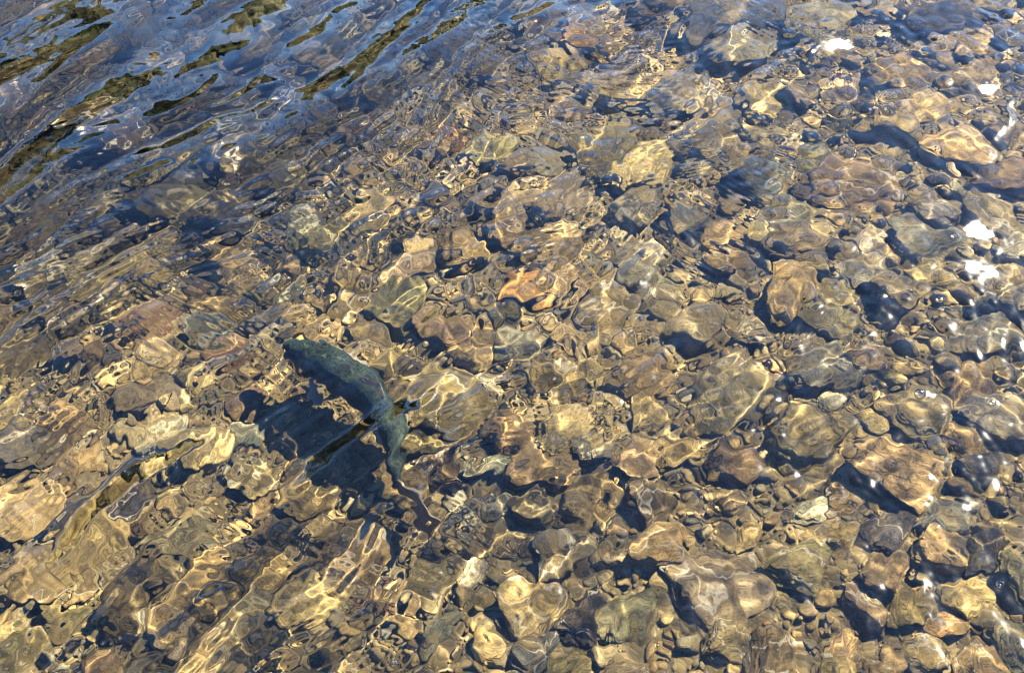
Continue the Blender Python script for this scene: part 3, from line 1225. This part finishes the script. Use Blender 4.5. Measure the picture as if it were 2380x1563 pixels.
def fin(name, base_a, base_b, tip_a, tip_b, thick=.0016, rays=11, bend=None, notch=0.0, out=12, curve=0.0):
    """A thin ribbed fin between a base edge and an outer edge, closed all round."""
    A, B, TA, TB = (np.array(q, float) for q in (base_a, base_b, tip_a, tip_b))
    n = rays * 3
    nrm = np.cross(B - A, (TA + TB) / 2 - (A + B) / 2)
    nrm /= np.linalg.norm(nrm)
    top, att = [], []
    for i in range(out + 1):
        r = i / out
        for j in range(n + 1):
            s = j / n
            b = A + (B - A) * s
            o_ = TA + (TB - TA) * s
            cut = 1 - notch * math.sin(s * math.pi) - .02 * (.5 - .5 * math.cos(s * rays * 6.283))
            rr_ = r * cut
            q = b + (o_ - b) * rr_
            q = q + nrm * (.0007 * math.sin(s * rays * 6.283) * (1 - .5 * r) + curve * r * r)
            if bend is not None:
                q = q + np.array(bend) * r * r
            top.append(q)
            att.append((r, s, 0))
    V1 = np.array(top)
    th = np.array([thick * (1 - .75 * a[0]) for a in att])[:, None]
    V = np.concatenate([V1 + nrm * th / 2, V1 - nrm * th / 2])
    W_ = n + 1
    F = []
    m0 = len(V1)
    for i in range(out):
        for j in range(n):
            a = i * W_ + j
            F.append((a, a + 1, a + 1 + W_, a + W_))
            F.append((m0 + a, m0 + a + W_, m0 + a + 1 + W_, m0 + a + 1))
    rim = [(j) for j in range(n)] + [(i * W_ + n) for i in range(out)]
    loop = list(range(W_)) + [i * W_ + n for i in range(1, out + 1)] + [out * W_ + j for j in range(n - 1, -1, -1)] + [i * W_ for i in range(out - 1, 0, -1)]
    for k in range(len(loop)):
        a, b = loop[k], loop[(k + 1) % len(loop)]
        F.append((b, a, m0 + a, m0 + b))
    me = bpy.data.meshes.new(name)
    me.from_pydata([tuple(v - ORG) for v in V], [], F)
    me.update()
    for p_ in me.polygons:
        p_.use_smooth = True
    me.materials.append(DARK_FIN if name in ('dorsal_fin', 'adipose_fin') else (FIN if name == 'tail_fin' else PALE_FIN))
    fa = me.attributes.new('fin', 'FLOAT_VECTOR', 'POINT')
    fa.data.foreach_set('vector', np.array(att + att, np.float32).ravel())
    return link(bpy.data.objects.new(name, me), root)


def at_body(t, side, up):
    """A point on the body: side and up in shares of the half-width and half-height."""
    i = min(NS - 1, int(round(t * (NS - 1))))
    return C[i] + SIDE[i] * side * wid[i] + UP * up * hgt[i] + np.array([0, 0, -.002 + .006 * math.sin(tt[i] * math.pi)])


def tdir(t):
    return T[min(NS - 1, int(round(t * (NS - 1))))]


# tail fin: upright, fanned, slightly forked, swept on to the right
tip = np.array(below(1012, 1238, ZF)[:])
e0 = at_body(1.0, 0, 0)
td = tip - e0
td[2] = 0
fin('tail_fin', at_body(.985, 0, .9), at_body(.985, 0, -.9), e0 + td * 1.02 + UP * .058 + SIDE[-1] * .012, e0 + td * .98 - UP * .058 - SIDE[-1] * .012, .006, 17, None, .10, 18, .004)
fin('dorsal_fin', at_body(.42, 0, .94), at_body(.56, 0, .94), at_body(.53, .5, .95) + UP * .008, at_body(.64, .35, 1.0) + UP * .004, .003, 11)
fin('adipose_fin', at_body(.80, 0, .92), at_body(.835, 0, .92), at_body(.845, 0, 1.0) + UP * .010, at_body(.865, 0, 1.0) + UP * .005, .003, 2)
fin('anal_fin', at_body(.70, 0, -.88), at_body(.79, 0, -.88), at_body(.78, -.3, -1) - UP * .030, at_body(.83, -.3, -1) - UP * .012, .002, 9)
for sd in (-1, 1):
    s0 = SIDE[int(.24 * NS)] * sd
    fin('pectoral_fin', at_body(.215, .80 * sd, -.50), at_body(.235, .72 * sd, -.72), at_body(.215, sd, -.6) + s0 * .040 + tdir(.25) * .045 - UP * .02, at_body(.235, sd, -.8) + s0 * .020 + tdir(.25) * .055 - UP * .028, .0022, 9)
    s1 = SIDE[int(.56 * NS)] * sd
    fin('pelvic_fin', at_body(.53, .4 * sd, -.84), at_body(.56, .25 * sd, -.9), at_body(.56, .5 * sd, -1) + s1 * .026 + tdir(.56) * .032 - UP * .020, at_body(.60, .3 * sd, -1) + s1 * .012 + tdir(.56) * .030 - UP * .022, .002, 7)
# eyes
EYE = simple('fish_eye', (.01, .01, .012), .15, .6)
IRIS = simple('fish_iris', (.32, .24, .08), .3, .5)
for sd in (-1, 1):
    c = at_body(.072, .80 * sd, .42)
    V, F = ICO[3]
    n0 = SIDE[8] * sd
    e = mesh_np('eye', V * .0062 * np.array([1, 1, 1]) + (c - ORG), F, IRIS, True, root)
    pu = mesh_np('pupil', V * .0036 + (c + n0 * .0036 - ORG), F, EYE, True, e)

# ------------------------------------------------------------------ bubbles on the surface
def bubble_material():
    m, nt, N, L = new_mat('bubble_film')
    out = N.new('ShaderNodeOutputMaterial')
    tr = N.new('ShaderNodeBsdfTransparent')
    gl = N.new('ShaderNodeBsdfGlossy')
    gl.inputs['Roughness'].default_value = .03
    lw = N.new('ShaderNodeLayerWeight')
    lw.inputs['Blend'].default_value = .25
    mx = N.new('ShaderNodeMixShader')
    L.new(lw.outputs['Fresnel'], mx.inputs[0])
    L.new(tr.outputs[0], mx.inputs[1])
    L.new(gl.outputs[0], mx.inputs[2])
    L.new(mx.outputs[0], out.inputs[0])
    return m


BUB = bubble_material()
BL = ['largest bubble, floating over the grey-brown stone at right', 'bubble just left of the brightest glint', 'bubble below the lowest glint on the right', 'bubble above the dull red stone, left of centre',
      'tiny bubble under the dark streaks, upper left', 'bubble floating near the right edge beside the largest one', 'bubble near the bottom right corner', 'bubble at the bottom edge near the centre',
      'bubble over the black slab at top right', 'smallest bubble, just below the largest one']
nr, ns = 14, 36
for (u, v, rb), lab in zip(BUBBLES, BL):
    p = on_water(u, v)
    V, F = [], []
    for shell in (1.0, .96):
        for i in range(nr + 1):
            a = (math.pi / 2) * i / nr
            for j in range(ns):
                b = 2 * math.pi * j / ns
                V.append((rb * shell * math.cos(a) * math.cos(b), rb * shell * math.cos(a) * math.sin(b), rb * .75 * shell * math.sin(a)))
    n0 = (nr + 1) * ns
    for i in range(nr):
        for j in range(ns):
            a, b = i * ns + j, i * ns + (j + 1) % ns
            F.append((a, b, b + ns, a + ns))
            F.append((n0 + b, n0 + a, n0 + a + ns, n0 + b + ns))
    for j in range(ns):
        a, b = j, (j + 1) % ns
        F.append((b, a, n0 + a, n0 + b))
    o = mesh_np('bubble', V, F, BUB)
    o.location = (p.x, p.y, surface_z(p.x + rb, p.y) - .0004)
    tag(o, lab, 'bubble', 'air bubbles floating on the water')
# ------------------------------------------------------------------ a drowned twig
tw = [below(u, v) for u, v in ((820, 1415), (850, 1402), (876, 1392), (905, 1384), (935, 1362))]
br = [below(u, v) for u, v in ((876, 1392), (892, 1412), (898, 1436))]


def twig_mesh(pts, r0, r1, n=8):
    V, F = [], []
    m = len(pts) * 4
    for i in range(m + 1):
        f = i / m * (len(pts) - 1)
        k = min(int(f), len(pts) - 2)
        c = pts[k].lerp(pts[k + 1], f - k)
        d = (pts[k + 1] - pts[k]).normalized()
        sx = d.cross(Vector((0, 0, 1))).normalized()
        sy = sx.cross(d)
        rr_ = (r0 + (r1 - r0) * i / m) * (1 + .25 * noise.noise(Vector((i * .7, r0 * 900, 0))))
        z = .026 + .004 * math.sin(i * .5)
        for j in range(n):
            a = 2 * math.pi * j / n
            V.append(tuple(c + Vector((0, 0, z)) + (sx * math.cos(a) + sy * math.sin(a)) * rr_))
    for i in range(m):
        for j in range(n):
            F.append((i * n + j, i * n + (j + 1) % n, (i + 1) * n + (j + 1) % n, (i + 1) * n + j))
    return V, F


V1, F1 = twig_mesh(tw, .0030, .0014)
V2, F2 = twig_mesh(br, .0018, .0009)
twig = mesh_np('twig', V1 + V2, F1 + [tuple(k + len(V1) for k in f) for f in F2], simple('bark', (.10, .045, .028), .8, .1))
tag(twig, 'thin reddish-brown forked twig lying below the round brown boulder', 'twig')

print('LEN', LEN, 'SUN', math.degrees(SUN_EL), math.degrees(SUN_AZ))
